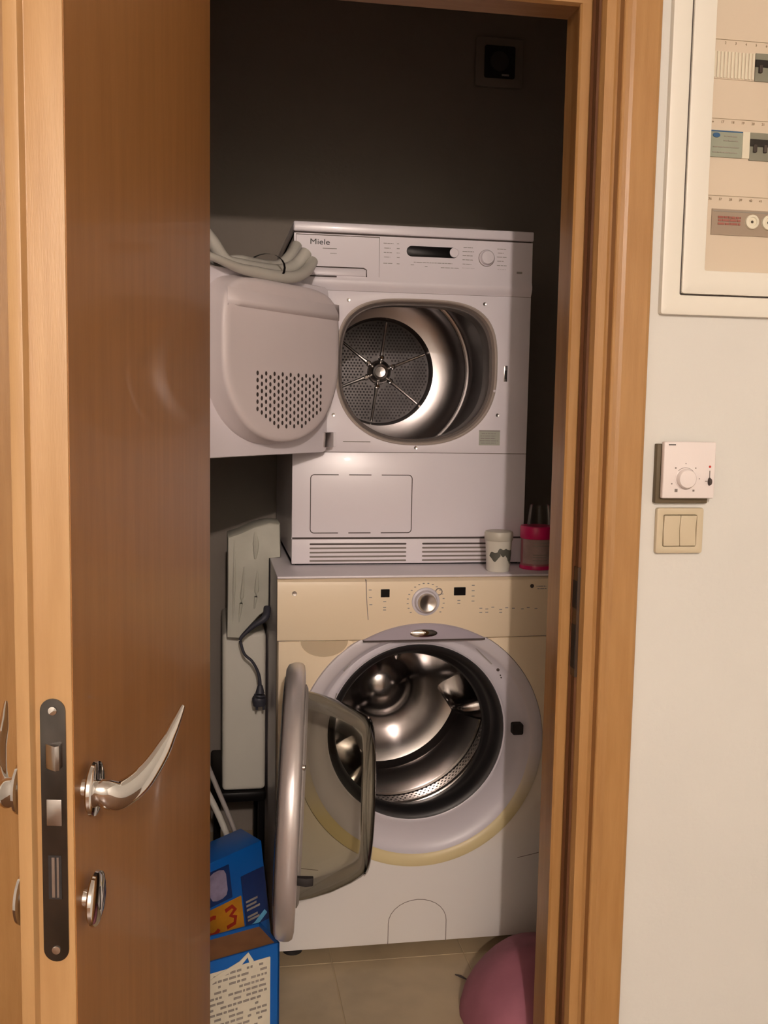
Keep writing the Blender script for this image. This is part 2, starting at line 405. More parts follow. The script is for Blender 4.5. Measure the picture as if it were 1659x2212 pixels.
# display pill and programme button
bm = B(); prism(bm, rrect(.472, .602, 1.717, 1.7425, .0125), DY-.0022, DY+.001, 'y'); ds = obj('display', bm, black, dr, bevel=.0006)
bm = B(); lathe(bm, [(.0120, 0), (.0118, -.004), (.0095, -.0045), (.009, -.0035), (.001, -.0035)], (.5915, DY-.0012, 1.7305), None, 28, True, True); obj('start_button', bm, plasticw, dr)
bm = B(); lathe(bm, [(.0195, 0), (.0192, -.003), (.0175, -.004), (.0165, -.012), (.0150, -.0145), (.001, -.015)], (.674, DY-.001, 1.7210), None, 36, True, True); kn = obj('selector_knob', bm, plasticw, dr)
bm = B(); outline(bm, [(.674+.0200*cos(t*pi/16), 1.7205+.0200*sin(t*pi/16)) for t in range(32)], .0014, DY-.0022, DY); obj('knob_ring', bm, seaml, dr, smooth=False)
random.seed(4)
bm = B()
def lines(bm, x0, x1, zs, y, h=.0014, jag=.6):
    for z in zs:
        a = x0+random.random()*(x1-x0)*.1; b_ = x0+(x1-x0)*(1-random.random()*(1-jag)); x = a
        while x < b_:
            wd = .004+random.random()*.010; xe = min(x+wd, b_)
            box(bm, x, xe, y-.0005, y+.0005, z-h/2, z+h/2); x = xe+.0016
lines(bm, .414, .440, [1.746, 1.7345, 1.724, 1.713, 1.698], DY-.0016); lines(bm, .447, .457, [1.746, 1.7345, 1.724, 1.713, 1.698], DY-.0016)
lines(bm, .612, .645, [1.744, 1.7345, 1.7245, 1.7145, 1.704, 1.694], DY-.0016); lines(bm, .700, .728, [1.744, 1.7345, 1.7245, 1.7145, 1.704, 1.694], DY-.0016)
lines(bm, .486, .600, [1.7035], DY-.0018); lines(bm, .553, .606, [1.693], DY-.0020); lines(bm, .482, .492, [1.697], DY-.0019); lines(bm, .518, .526, [1.694], DY-.0019)
box(bm, .752, .766, DY-.0033, DY-.0015, 1.6855, 1.6905)
o = obj('panel_lettering', bm, printg, dr, kind='stuff', smooth=False)
# front panel with the opening
OC = (.505, 1.4355)
def oloop(k, y, n=96, ext=None, grow=0):
    pts = []
    for i in range(n):
        t = 2*pi*i/n; c, s = cos(t), sin(t)
        ex = 3.4 if s > 0 else 2.3
        a, b_ = .2010+grow, .1765+grow
        r = 1/((abs(c)/a)**ex+(abs(s)/b_)**ex)**(1/ex)
        pts.append((OC[0]+k*r*c, y, OC[1]+k*r*s))
    return pts
def rectloop(c, x0, x1, z0, z1, y, n=96):
    pts = []
    A = [2*pi*i/n for i in range(n)]
    for (cx, cz) in ((x0, z0), (x0, z1), (x1, z0), (x1, z1)):
        a = atan2(cz-c[1], cx-c[0]) % (2*pi)
        j = min(range(n), key=lambda q: abs(A[q]-a)); A[j] = a
    for a in A:
        dx, dz = cos(a), sin(a); t = 1e9
        if dx > 1e-9: t = min(t, (x1-c[0])/dx)
        if dx < -1e-9: t = min(t, (x0-c[0])/dx)
        if dz > 1e-9: t = min(t, (z1-c[1])/dz)
        if dz < -1e-9: t = min(t, (z0-c[1])/dz)
        pts.append((c[0]+t*dx, y, c[1]+t*dz))
    return pts
bm = B()
loft(bm, [rectloop(OC, DX0, DX1, 1.2375, 1.6285, DY+.014), rectloop(OC, DX0, DX1, 1.2375, 1.6285, DY+.0005), rectloop(OC, DX0+.001, DX1-.001, 1.2385, 1.6275, DY), oloop(1.04, DY), oloop(1.015, DY+.001)])
fpn = obj('front_panel', bm, enamel, dr, angle=30)
obj('front_seam', box(box(B(), DX0+.004, DX1-.003, DY+.002, DY+.012, 1.626, 1.6305), DX0+.004, DX1-.003, DY+.002, DY+.012, 1.2355, 1.2385), seaml, dr, kind='stuff', smooth=False)
bm = B(); loft(bm, [oloop(1.02, DY+.003), oloop(1.018, DY-.003), oloop(1.0, DY-.0045), oloop(.985, DY-.002), oloop(.975, DY+.006), oloop(.968, DY+.012)])
obj('opening_rim', bm, brownpl, dr)
bm = B(); loft(bm, [oloop(.968, DY+.012), oloop(.95, DY+.016), oloop(.935, DY+.014), oloop(.930, DY+.018), oloop(.945, DY+.060), oloop(.945, DY+.085)])
obj('opening_funnel', bm, mat('funnel_plastic', (.17, .145, .135), .3), dr)
DC = (.492, 0, 1.452)
bm = B(); loft(bm, [oloop(.945, DY+.085), [(DC[0]+.246*cos(2*pi*i/96), DY+.10, DC[2]+.246*sin(2*pi*i/96)) for i in range(96)]]); obj('felt_ring', bm, darkgrey, dr)
bm = B()
pr = [(.246, DY+.10), (.250, DY+.12), (.250, DY+.17), (.246, DY+.175), (.246, DY+.185), (.250, DY+.19), (.250, DY+.36), (.247, DY+.37), (.244, DY+.375), (.247, DY+.385), (.247, DY+.405), (.242, DY+.407), (.242, DY+.411), (.246, DY+.413), (.246, DY+.419), (.242, DY+.421), (.242, DY+.430), (.236, DY+.442), (.226, DY+.454), (.212, DY+.464), (.195, DY+.472), (.175, DY+.4785), (.158, DY+.482), (.154, DY+.503), (.151, DY+.510), (.150, DY+.515)]
lathe(bm, [(r, y) for r, y in pr], DC, None, 96); drum = obj('drum', bm, steel, dr, angle=25)
bm = B(); lathe(bm, [(.151, DY+.512), (.02, DY+.512)], DC, None, 96, False, True); bk = obj('drum_back', bm, steeld, drum, smooth=False)
# rows of drum holes (tiny, joined)
bm = B()
yb = DY+.5115
for ix in range(-15, 16):
    for iz in range(-17, 18):
        x = ix*.0098+(iz % 2)*.0049; z = iz*.0085; r = sqrt(x*x+z*z)
        if r > .145 or r < .045: continue
        a = (atan2(z, x)-radians(22)) % (pi/3)
        if min(a, pi/3-a)*r < .008: continue
        vs = [bm.verts.new((DC[0]+x+.0030*cos(q*pi/3), yb, DC[2]+z+.0030*sin(q*pi/3))) for q in range(6)]; bm.faces.new(vs)
obj('drum_holes', bm, blackm, drum, kind='stuff', smooth=False)
for k in range(6):
    a = radians(22+60*k); ca, sa = cos(a), sin(a)
    b = B(); R = Matrix(((ca, 0, -sa, DC[0]), (0, 1, 0, DY+.5125), (sa, 0, ca, DC[2]), (0, 0, 0, 1)))
    loft(b, [[(x, 0, -h), (x, -d, -h*.5), (x, -d, h*.5), (x, 0, h)] for x, h, d in ((.036, .009, .016), (.06, .005, .007), (.148, .004, .004))], True, True, R)
    obj('spoke', b, satin, drum, bevel=.0005)
    b = B(); lathe(b, [(.0075, 0), (.0075, -.016), (.004, -.019), (.0005, -.019)], (DC[0]+.042*cos(a), DY+.5125, DC[2]+.042*sin(a)), None, 16, True, True); obj('bolt', b, chrome, drum)
b = B(); lathe(b, [(.036, 0), (.034, -.012), (.026, -.018), (.022, -.030), (.017, -.032), (.015, -.026), (.0005, -.024)], (DC[0], DY+.512, DC[2]), None, 32, True, True); obj('drum_hub', b, satin, drum)
# front details
for x, z in ((.3307, 1.6071), (.6726, 1.6086), (.7135, 1.3336), (.5049, 1.2492), (.2967, 1.3282)):
    b = B(); lathe(b, [(.0045, 0), (.0042, -.0012), (.002, -.0008), (.0003, -.0006)], (x, DY, z), None, 16, True, True); obj('screw', b, satin, dr)
b = B(); box(b, .7270, .7362, DY-.0015, DY+.002, 1.418, 1.458); lt = obj('door_latch', b, satin, dr, bevel=.001)
b = B(); box(b, .7288, .7350, DY-.0022, DY, 1.425, 1.446); obj('latch_slot', b, blackm, lt, smooth=False)
b = B(); lathe(b, [(.004, 0), (.003, -.003), (.0005, -.004)], (.7035, DY-.002, 1.394), None, 16, True, True); obj('door_stop', b, plasticw, dr)
b = B(); box(b, .667, .7215, DY-.0008, DY, 1.2575, 1.2935); ln = obj('rating_label', b, mat('rating_label_paper', (.45, .47, .40), .6), dr, smooth=False)
b = B(); box(b, .667, .7215, DY-.0014, DY, 1.2925, 1.2955); lines(b, .669, .719, [1.287, 1.281, 1.275, 1.269, 1.263], DY-.0010, .002, .8); obj('label_print', b, printg, ln, kind='stuff', smooth=False)
b = B(); box(b, .3217, .3899, DY-.0008, DY+.001, 1.2617, 1.2640); obj('printed_line', b, printg, dr, smooth=False)
# lower front, filter cover outline, vents
b = B(); box(b, DX0, DX1, DY, DY+.012, 1.0245, 1.2360); obj('lower_panel', b, enamel, dr, bevel=.001)
oc = rrect(.2425, .4975, 1.0355, 1.1800, .010, 4)
def seg2(p, q): return [p, q]
b = B()
x0, x1, z0, z1, r = .2425, .4975, 1.0355, 1.1805, .009
def corner(cx, cz, a0): return [(cx+r*cos(radians(a0+90*k/4)), cz+r*sin(radians(a0+90*k/4))) for k in range(5)]
outline(b, [(.312, z1), (x0+r, z1)]+corner(x0+r, z1-r, 90)[1:]+[(x0, z0+r)]+corner(x0+r, z0+r, 180)[1:]+[(.312, z0)], .0020, DY-.0006, DY+.001, closed=False)
outline(b, [(.420, z0), (x1-r, z0)]+corner(x1-r, z0+r, 270)[1:]+[(x1, z1-r)]+corner(x1-r, z1-r, 0)[1:]+[(.420, z1)], .0020, DY-.0006, DY+.001, closed=False)
for z in (z0, z1): box(b, .338, .394, DY-.0006, DY+.001, z-.0011, z+.0011)
obj('filter_cover_seam', b, seam, dr, kind='stuff', smooth=False)
b = B(); box(b, DX0+.002, DX1-.002, DY+.002, DY+.012, 1.0165, 1.0250); obj('plinth_seam', b, seam, dr, smooth=False)
b = B(); box(b, DX0, DX1, DY, DY+.012, DZ0, 1.0200); obj('plinth', b, plasticw, dr, bevel=.002)
for (a, c) in ((.2415, .4860), (.5266, .7400)):
    for k in range(5):
        z = 1.0075-k*.0105
        b = B(); prism(b, rrect(a, c, z-.0021, z+.0021, .002, 3), DY-.0006, DY+.0005, 'y'); obj('vent_slot', b, seam if k < 1 else seaml, dr, smooth=False)
b = B(); box(b, DX0+.01, DX1-.01, DY+.015, 3.09, .9535, .960); obj('foot_rail', b, blackm, dr, smooth=False)

# dryer door, opened by 130 degrees
al = radians(130); H = Vector((.278, 2.462, 0))
u = Vector((cos(al), -sin(al), 0)); nin = Vector((sin(al), cos(al), 0))       # along the door, out of its inner face
G = Matrix((u, nin, Vector((0, 0, 1)))).transposed().to_4x4(); G.translation = H
b = B(); pl = rrect(.0, .478, 1.238, 1.630, .016)
def lp_(pl, y, k, c): return [(c[0]+(p[0]-c[0])*k, y, c[1]+(p[1]-c[1])*k) for p in pl]
cc = (.239, 1.439)
loft(b, [lp_(pl, -.030, .975, cc), lp_(pl, -.027, .995, cc), lp_(pl, -.018, 1, cc), lp_(pl, -.003, 1, cc), lp_(pl, 0, .992, cc)], True, True, G)
dd = obj('door', b, plasticw, dr)
LC = (.2370, 1.455)
def arch(gx, y, n=72, dz=0, k=1):
    pts = []
    for i in range(n):
        t = 2*pi*i/n; c, s = cos(t), sin(t)
        ex = 5.0 if s > 0 else 2.15
        a = .214+gx; bb = (.158 if s > 0 else .186)+gx
        r = k/((abs(c)/a)**ex+(abs(s)/bb)**ex)**(1/ex)
        pts.append((LC[0]+r*c, y, LC[1]+r*s+dz))
    return pts
b = B(); loft(b, [arch(.006, -.001), arch(.006, .008), arch(.001, .014), arch(0, .040), arch(-.003, .047), arch(-.010, .050), arch(0, .050, k=.90), arch(0, .0495, k=.6)], False, True, G)
# push back the band under the top ledge
Gi = G.inverted()
for v in b.verts:
    q = Gi @ v.co
    if q.z > 1.555 and q.y > .02:
        t = min(1, (q.z-1.555)/.02); q.y += .0; v.co = G @ q
ln2 = obj('door_liner', b, liner, dd, angle=50)
b = B(); loft(b, [[(x, .0495, 1.548), (x, .0495+d, 1.552), (x, .0495+d*1.0, 1.562), (x, .0490, 1.585)] for x, d in ((.030, .0005), (.055, .013), (.405, .013), (.440, .0005))], True, True, G)
obj('liner_ridge', b, liner, dd, angle=80)
b = B()
for i in range(17):
    top = 1.416; s = .105+i*.0148
    for j in range(8):
        z = top-(0.0075 if i % 2 else 0)-j*.0150
        cxd = min(i, 16-i)
        lim = 1.338-min(cxd, 5)*.0082
        if z < lim: continue
        loft(b, [[(s+r_*cos(q*pi/4), y_, z+r_*1.25*sin(q*pi/4)) for q in range(8)] for r_, y_ in ((.0040, .0502), (.0038, .0506), (.0002, .0506))], False, True, G)
obj('liner_holes', b, seam, dd, kind='stuff', smooth=False)
for z in (1.268, 1.560):
    b = B(); box(b, -.020, .016, -.006, .006, z-.018, z+.018, G); hg = obj('hinge', b, satin, dd, bevel=.002)
    b = B(); box(b, .268+.010, .268+.036, DY-.004, DY, z-.018, z+.018); obj('hinge_plate', b, plasticw, hg, bevel=.0015)
    b = B(); lathe(b, [(.008, -.014), (.006, -.006), (.006, .006), (.008, .014)], (.2745, 2.480, z), None, 16, True, True, 'z'); obj('hinge_pin', b, satin if z > 1.4 else blackm, hg)

# ------------------------------------------------------------------ washing machine
WX0, WX1, WY, WZ = .153, .842, 2.35, .953
wm = thing('washing_machine', (.4975, 2.7, 0), 'yellowed white front-loading washing machine with round glass door swung open, standing on the floor', 'washing machine')
b = B()
for t in ((WX0, WX0+.006, WY+.012, 3.08, .03, WZ-.004), (WX1-.006, WX1, WY+.012, 3.08, .03, WZ-.004), (WX0, WX1, 3.074, 3.08, .03, WZ-.004), (WX0, WX1, WY+.012, 3.08, .03, .036)): box(b, *t)
obj('body', b, plasticw, wm, smooth=False)
b = B(); box(b, WX0-.001, WX1+.001, WY-.002, 3.08, WZ-.0065, WZ); obj('top_panel', b, plasticw, wm, bevel=.003)
for x in (.20, .80):
    for y in (WY+.06, 3.02):
        b = B(); lathe(b, [(.024, 0), (.024, .010), (.012, .012), (.012, .032)], (x, y, 0), None, 20, True, True, 'z'); obj('foot', b, blackm, wm)
# control fascia, slightly bulged
def bulge(x, d=.012): return WY-d*(1-((x-.4975)/.345)**2)
NS = 24
rows = []
for k in range(NS+1):
    x = WX0+(WX1-WX0)*k/NS; y = bulge(x)
    rows.append([(x, WY+.03, WZ-.007), (x, y+.010, WZ-.008), (x, y+.002, WZ-.014), (x, y, WZ-.024), (x, y-.003, .804), (x, y-.001, .8005), (x, WY+.03, .8005)])
obj('control_panel', loft(B(), rows, True, True), aged, wm, angle=40)
def on(x, z): return bulge(x)-.003*(WZ-.024-z)/.125
b = B(); outline(b, [(.3600, .944), (.3615, .905), (.3650, .86), (.3715, .802)], .0015, on(.366, .87)-.0005, WY, closed=False); obj('drawer_seam', b, seaml, wm, smooth=False)
b = B(); lathe(b, [(.006, 0), (.005, -.0015), (.001, -.001)], (.1926, on(.1926, .912), .912), None, 20, True, True); obj('drawer_badge', b, satin, wm)
def deco(name, x0, x1, z0, z1, m, r=.001):
    b = B(); xm = (x0+x1)/2; y = on(xm, (z0+z1)/2); prism(b, rrect(x0, x1, z0, z1, r, 2), y-.0012, y+.003, 'y'); return obj(name, b, m, wm, smooth=False)
deco('indicator_window', .3955, .4165, .9025, .9215, black); deco('display', .5725, .6010, .9045, .9240, black)
KX, KZ = .5040, .8905; KY = on(KX, KZ)
b = B(); lathe(b, [(.034, 0), (.033, -.002), (.028, -.003), (.0265, -.010), (.0245, -.012)], (KX, KY, KZ), None, 40, True, True); obj('dial_base', b, silverp, wm)
b = B(); lathe(b, [(.0225, -.010), (.0215, -.022), (.019, -.026), (.013, -.025), (.008, -.023), (.0005, -.022)], (KX, KY, KZ), None, 40, True, True); obj('dial_knob', b, satin, wm)
b = B(); outline(b, [(.5355+.0078*cos(t*pi/12), .914+.0078*sin(t*pi/12)) for t in range(24)], .0022, on(.5355, .914)-.001, on(.5355, .914)+.001); obj('power_button', b, seaml, wm, smooth=False)
b = B(); random.seed(9)
for k in range(18):
    a = radians(-125+k*250/17)+pi/2; rr = .044
    x, z = KX+rr*cos(a), KZ+rr*sin(a)
    if z > .935: continue
    box(b, x-.0022, x+.0022, on(x, z)-.0006, on(x, z)+.001, z-.0010, z+.0010)
for x, z in ((.366+.004, .92), (.371, .902), (.372, .885), (.405, .892), (.405, .878), (.405, .872), (.620, .928), (.620, .915), (.620, .902), (.620, .89), (.585, .892), (.585, .885), (.640, .872), (.655, .870), (.670, .874), (.690, .868), (.705, .872), (.722, .870), (.745, .868), (.760, .871), (.780, .868), (.655, .862), (.64, .862), (.69, .861)):
    box(b, x-.0035, x+.0035, on(x, z)-.0006, on(x, z)+.001, z-.001, z+.001)
lines(b, .776, .806, [.9225, .9165], on(.79, .92), .002, .9)
obj('panel_lettering', b, printg, wm, kind='stuff', smooth=False)
b = B(); lathe(b, [(.0050, 0), (.0048, -.0006), (.0005, -.0008)], (.7686, on(.7686, .9236), .9236), None, 16, True, True); obj('brand_dot', b, seam, wm)
# front facade with the round door recess
RC = (.5025, .5355); RR = .3035
def circ(c, r, y, n=96): return [(c[0]+r*cos(2*pi*i/n), y, c[1]+r*sin(2*pi*i/n)) for i in range(n)]
b = B(); loft(b, [rectloop(RC, WX0, WX1, .028, .7990, WY+.03), rectloop(RC, WX0, WX1, .028, .7990, WY+.012), rectloop(RC, WX0+.004, WX1-.004, .032, .7975, WY+.002), rectloop(RC, WX0+.012, WX1-.012, .04, .796, WY), circ(RC, RR+.003, WY-.001)])
# the hole rises past the seam: clamp its top to the seam
for v in b.verts:
    if v.co.z > .7990: v.co.z = .7990
obj('front_panel', b, aged, wm, angle=25)
b = B(); box(b, WX0+.002, WX1-.002, WY+.003, WY+.03, .797, .802); obj('front_seam', b, seaml, wm, kind='stuff', smooth=False)
# ring: outer yellowed lip, silver ring, gasket
GC = (.4930, .5650)
def mix(c0, c1, t): return (c0[0]*(1-t)+c1[0]*t, c0[1]*(1-t)+c1[1]*t)
b = B(); loft(b, [circ(RC, RR+.003, WY+.002), circ(RC, RR+.001, WY-.006), circ(RC, RR-.004, WY-.0075), circ(RC, RR-.024, WY-.0060), circ(RC, RR-.029, WY-.002)])
for v in b.verts:
    if v.co.z > .8005: v.co.z = .8005
tag(obj('recess_lip', b, yband, wm), 'round opening rim, yellowed at its bottom')
b = B(); loft(b, [circ(RC, RR-.028, WY-.002), circ(RC, RR-.040, WY+.010), circ(mix(RC, GC, .5), RR-.056, WY+.012), circ(mix(RC, GC, .9), .2260, WY+.008), circ(GC, .2215, WY+.004), circ(GC, .2180, WY+.006)])
for v in b.verts:
    if v.co.z > .8005: v.co.z = .8005
obj('door_ring', b, silverp, wm, angle=60)
# crescent above the seam
b = B(); half = sqrt(RR**2-(.8005-RC[1])**2); a0 = math.asin((.8005-RC[1])/RR)
arc = [(RC[0]+RR*cos(a0+(pi-2*a0)*k/24), RC[1]+RR*sin(a0+(pi-2*a0)*k/24)) for k in range(25)]
arc = [(p[0], max(p[1], .8012)) for p in arc]
loft(b, [[(p[0], WY-.008, p[1]) for p in arc], [(p[0], WY-.019, p[1]) for p in arc], [(RC[0]+(p[0]-RC[0])*.97, WY-.022, .801+(p[1]-.801)*.9) for p in arc]], True, True)
cr = obj('crescent_trim', b, lav, wm, angle=30)
b = B(); box(b, RC[0]-half, RC[0]+half, WY-.019, WY, .7965, .8008); obj('crescent_gap', b, seam, cr, smooth=False)
b = B(); lathe(b, [(.034, -.020), (.033, -.0245), (.028, -.0265), (.010, -.0285), (.0005, -.0290)], (.4985, WY, .8165), None, 40, True, True, sz=.30); obj('badge', b, chrome, cr)
# upper ring arc: silver between gasket and the seam is covered by the lip; small print and lock slot
b = B(); prism(b, rrect(.7300, .7570, .5540, .5810, .004, 3), WY-.0090, WY+.012, 'y'); obj('lock_slot', b, blackm, wm, smooth=False)
b = B()
for x, z in ((.6934, .7139), (.700, .700), (.702, .694)):
    s = .004 if z > .71 else .0016
    lathe(b, [(s, WY+.0105), (s, WY+.0085)], (x, 0, z), None, 10, True, True)
obj('ring_hole', b, seam, wm, smooth=False)
b = B()
for k, (xa, za, xb, zb) in enumerate(((.640, .7790, .690, .7320), (.646, .7760, .684, .7380), (.630, .7750, .676, .7300), (.304, .7240, .330, .7560), (.312, .7220, .330, .7440), (.290, .650, .296, .668))):
    outline(b, [(xa, za), (xb, zb)], .0022, WY+.0040, WY+.0115, closed=False)
obj('ring_lettering', b, printg, wm, kind='stuff', smooth=False)
b = B(); loft(b, [circ(GC, .2180, WY+.006), circ(GC, .2150, WY+.002), circ(GC, .2070, WY+.004), circ(GC, .2000, WY+.014), circ(GC, .1970, WY+.030), circ(GC, .1960, WY+.045), circ(mix(GC, (.487, .545), .5), .2010, WY+.065), circ(mix(GC, (.487, .545), .8), .1960, WY+.080), circ((.487, .545), .1940, WY+.098), circ((.487, .545), .199, WY+.105)])
obj('gasket', b, rubber, wm, angle=60)
WC = (.487, 0, .545)
b = B(); pr = [(.199, .104), (.197, .107), (.199, .114), (.212, .126), (.228, .140), (.241, .165), (.247, .205), (.249, .235), (.246, .238), (.246, .244), (.251, .247), (.251, .300), (.246, .303), (.246, .309), (.251, .312), (.251, .46), (.245, .485), (.228, .503), (.20, .512), (.14, .515), (.10, .51), (.085, .50), (.07, .485), (.045, .470), (.02, .464), (.0005, .463)]
lathe(b, [(r, WY+y) for r, y in pr], WC, None, 96); wd = obj('drum', b, steelw, wm, angle=28)
b = B()
for row, y in enumerate((WY+.255, WY+.267, WY+.279, WY+.291)):
    for k in range(120):
        a = 2*pi*(k+.5*(row % 2))/120
        if not (pi*.95 < a < 2*pi*1.03): continue
        c = Vector((WC[0]+.2506*cos(a), y, WC[2]+.2506*sin(a))); t = Vector((-sin(a), 0, cos(a))); ax = Vector((0, 1, 0))
        vs = [b.verts.new(c+t*.0032*cos(q*pi/3)+ax*.0032*sin(q*pi/3)) for q in range(6)]; b.faces.new(vs)
obj('drum_holes', b, blackm, wd, kind='stuff', smooth=False)
for k, adeg in enumerate((3, 92, 236)):
    a = radians(adeg); ca, sa = cos(a), sin(a)
    R = Matrix(((ca, 0, -sa, WC[0]), (0, 1, 0, 0), (sa, 0, ca, WC[2]), (0, 0, 0, 1)))
    secs = []
    for y, hh in ((WY+.20, .010), (WY+.208, .080), (WY+.235, .108), (WY+.43, .100), (WY+.475, .060), (WY+.49, .01)):
        sec = []
        for q in range(9):
            t = q/8; wdt = .042*(1-2*t)
            sec.append((.252-hh*sin(pi*t)**.6 if 0 < q < 8 else .253, y, wdt*(1 if q in (0, 8) else .85)))
        secs.append(sec)
    obj('drum_paddle', loft(B(), secs, True, True, R), steelw, wd, angle=60)
# little details lower down
b = B(); pts = [(.430, .032), (.430, .085)]+[(.503-.073*cos(pi*k/14), .085+.058*sin(pi*k/14)) for k in range(1, 14)]+[(.576, .085), (.576, .032)]
outline(b, pts, .0017, WY-.0008, WY+.001, closed=False); obj('filter_flap_seam', b, seaml, wm, smooth=False)
b = B(); pts = [(WX0+.012+(WX1-WX0-.024)*k/20, .250-.036*(1-((k-10)/10)**2)) for k in range(21)]
outline(b, pts, .0016, WY-.0006, WY+.001, closed=False); obj('kick_panel_seam', b, seaml, wm, smooth=False)
b = B(); pts = [(.2055, .7985)]+[(.264+.058*cos(pi+pi*k/16), .7975-.040*sin(pi*k/16)) for k in range(1, 16)]+[(.3225, .7985)]
outline(b, pts, .0035, WY-.0018, WY+.001, closed=False); dh = obj('drawer_grip', b, aged, wm)
b = B(); n_ = 17
loft(b, [[(.264+.056*cos(pi+pi*k/16)*s_, WY-.0012+d_, .7970-.038*sin(pi*k/16)*s_) for k in range(17)] for s_, d_ in ((1, 0), (.55, .0006), (.02, .0008))], False, False, None, closed=False)
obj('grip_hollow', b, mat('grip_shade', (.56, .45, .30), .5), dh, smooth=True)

# round door swung open, ~95 degrees, slightly sagging
th = radians(95.5); Hh = Vector((.194, 2.318, .540))
du = Vector((cos(th), -sin(th), 0)); dn = Vector((sin(th), cos(th), 0))       # dn: out of the inner face
Wm = Matrix((du, dn, Vector((0, 0, 1)))).transposed().to_4x4(); Wm.translation = Hh
Wm = Wm @ Matrix.Rotation(radians(-2.2), 4, 'X')
R0 = .275
# local: x along the door, y out of the inner face, z up; centre at x=R0
b = B(); lathe(b, [(.170, -.018), (.248, -.024), (.262, -.026), (.272, -.021), (.2765, -.011), (.2775, -.002), (.2765, .006), (.272, .012), (.260, .015), (.235, .014), (.215, .010), (.205, .002), (.195, -.008), (.172, -.012), (.170, -.018)], (R0, 0, 0), Wm, 96)
wdr = obj('door', b, mat('door_ring_silver', (.66, .62, .62), .30, .55, noise=.05), wm, angle=40)
tag(wdr, 'round silver-rimmed door standing open')
b = B(); lathe(b, [(.150, -.0310), (.220, -.0300), (.246, -.028), (.250, -.0225)], (R0, 0, 0), Wm, 72, True, False); obj('outer_cover', b, mat('smoke_cover', (.05, .045, .05), .25), wdr)
b = B(); lathe(b, [(.2115, .004), (.2110, .020), (.206, .045), (.194, .085), (.176, .125), (.163, .147), (.150, .158), (.130, .163), (.06, .167), (.0005, .168)], (R0-.008, 0, .006), Wm, 72)
gb = obj('glass_bowl', b, glass, wdr, angle=70)
b = B(); lathe(b, [(.157, .1535), (.161, .1530), (.156, .1580), (.150, .1605), (.148, .1580)], (R0-.008, 0, .006), Wm, 72); obj('bowl_edge', b, glassy('bowl_edge_glass', (.55, .52, .5), .5, .06), gb)
b = B(); lathe(b, [(.2125, .006), (.222, .012), (.224, .018), (.216, .022), (.2105, .014)], (R0-.008, 0, .006), Wm, 72); obj('bowl_seal', b, greypl, wdr)
for x, z in ((.455, .130), (.462, .085)):
    b = B(); lathe(b, [(.007, .010), (.006, .020), (.001, .022)], (x, 0, z), Wm, 16, True, True, 'y'); obj('screw', b, chrome, wdr)
b = B(); prism(b, [(.478, .012), (.478, .046), (.490, .046), (.494, .032), (.488, .012)], -.088, -.072, 'z', Wm); obj('latch_hook', b, blackm, wdr, bevel=.002)
b = B(); box(b, -.012, .030, -.020, .006, -.07, .07, Wm); obj('hinge', b, satin, wdr, bevel=.003)

# ------------------------------------------------------------------ things on top of the washer
tb = thing('lidded_tub', (.696, 2.395, .953), 'small cream tub with dark leaf print, at the corner of the washer top', 'tub')
b = B(); lathe(b, [(.026, 0), (.0285, .004), (.031, .050), (.0325, .078)], (.696, 2.395, .9535), None, 40, True, True, 'z'); obj('body', b, tubm, tb)
b = B(); lathe(b, [(.0335, .076), (.0350, .079), (.0350, .094), (.0335, .098), (.030, .0995), (.0005, .0995)], (.696, 2.395, .9535), None, 40, True, False, 'z'); obj('lid', b, mat('lid_cream', (.60, .57, .48), .4), tb)
b = B(); random.seed(3)
def patch(b, a0, a1, zz, hh, r):
    n = 10; top = []; bot = []
    for k in range(n+1):
        a = radians(a0+(a1-a0)*k/n); w_ = sin(pi*k/n)**.7*hh
        rr = r+.0007
        zc = .9535+zz+.003*sin(.9*k)
        top.append((.696+rr*cos(a), 2.395+rr*sin(a), zc+w_)); bot.append((.696+rr*cos(a), 2.395+rr*sin(a), zc-w_))
    loft(b, [top, bot], closed=False)
patch(b, -150, -95, .040, .011, .0305); patch(b, -110, -60, .050, .009, .0312); patch(b, -75, -25, .043, .014, .0308); patch(b, -60, -30, .030, .008, .0301)
obj('leaf_print', b, leafp, tb, smooth=False)

jr = thing('stain_remover_jar', (.806, 2.435, .953), 'magenta-lidded jar with a pale label, under a clear cup on the washer', 'jar')
b = B(); lathe(b, [(.037, 0), (.0395, .003), (.040, .010), (.0385, .014), (.0385, .070), (.036, .078)], (.806, 2.435, .9535), None, 40, True, True, 'z'); obj('body', b, jarm, jr)
b = B(); lathe(b, [(.0405, .076), (.0415, .078), (.0415, .104), (.040, .107), (.0005, .107)], (.806, 2.435, .9535), None, 48, True, False, 'z'); obj('lid', b, magenta, jr)
b = B(); lathe(b, [(.0412, 0.0), (.0416, .003), (.0405, .009)], (.806, 2.435, .9535), None, 48, True, True, 'z'); obj('base_ring', b, magenta, jr)
b = B(); loft(b, [[(.806+.0392*cos(radians(a)), 2.435+.0392*sin(radians(a)), z) for a in range(-165, -9, 6)] for z in (.9675, 1.0285)], closed=False); jl = obj('label', b, jarlab, jr)
b = B()
for z in (1.020, 1.012, .990, .984, .976):
    loft(b, [[(.806+.0396*cos(radians(a)), 2.435+.0396*sin(radians(a)), zz) for a in range(-120, -60 + (7 if z > 1 else 0), 6)] for zz in (z, z+.002)], closed=False)
obj('label_print', b, labelg, jl, kind='stuff', smooth=False)
b = B(); lathe(b, [(.030, 0), (.0305, .002), (.0265, .040), (.0255, .050), (.0245, .052), (.0005, .052)], (.812, 2.435, 1.0610), None, 36, False, False, 'z')
tag(obj('measuring_cup', b, clearc, None), 'upturned clear measuring cup on top of the magenta jar lid', 'cup')

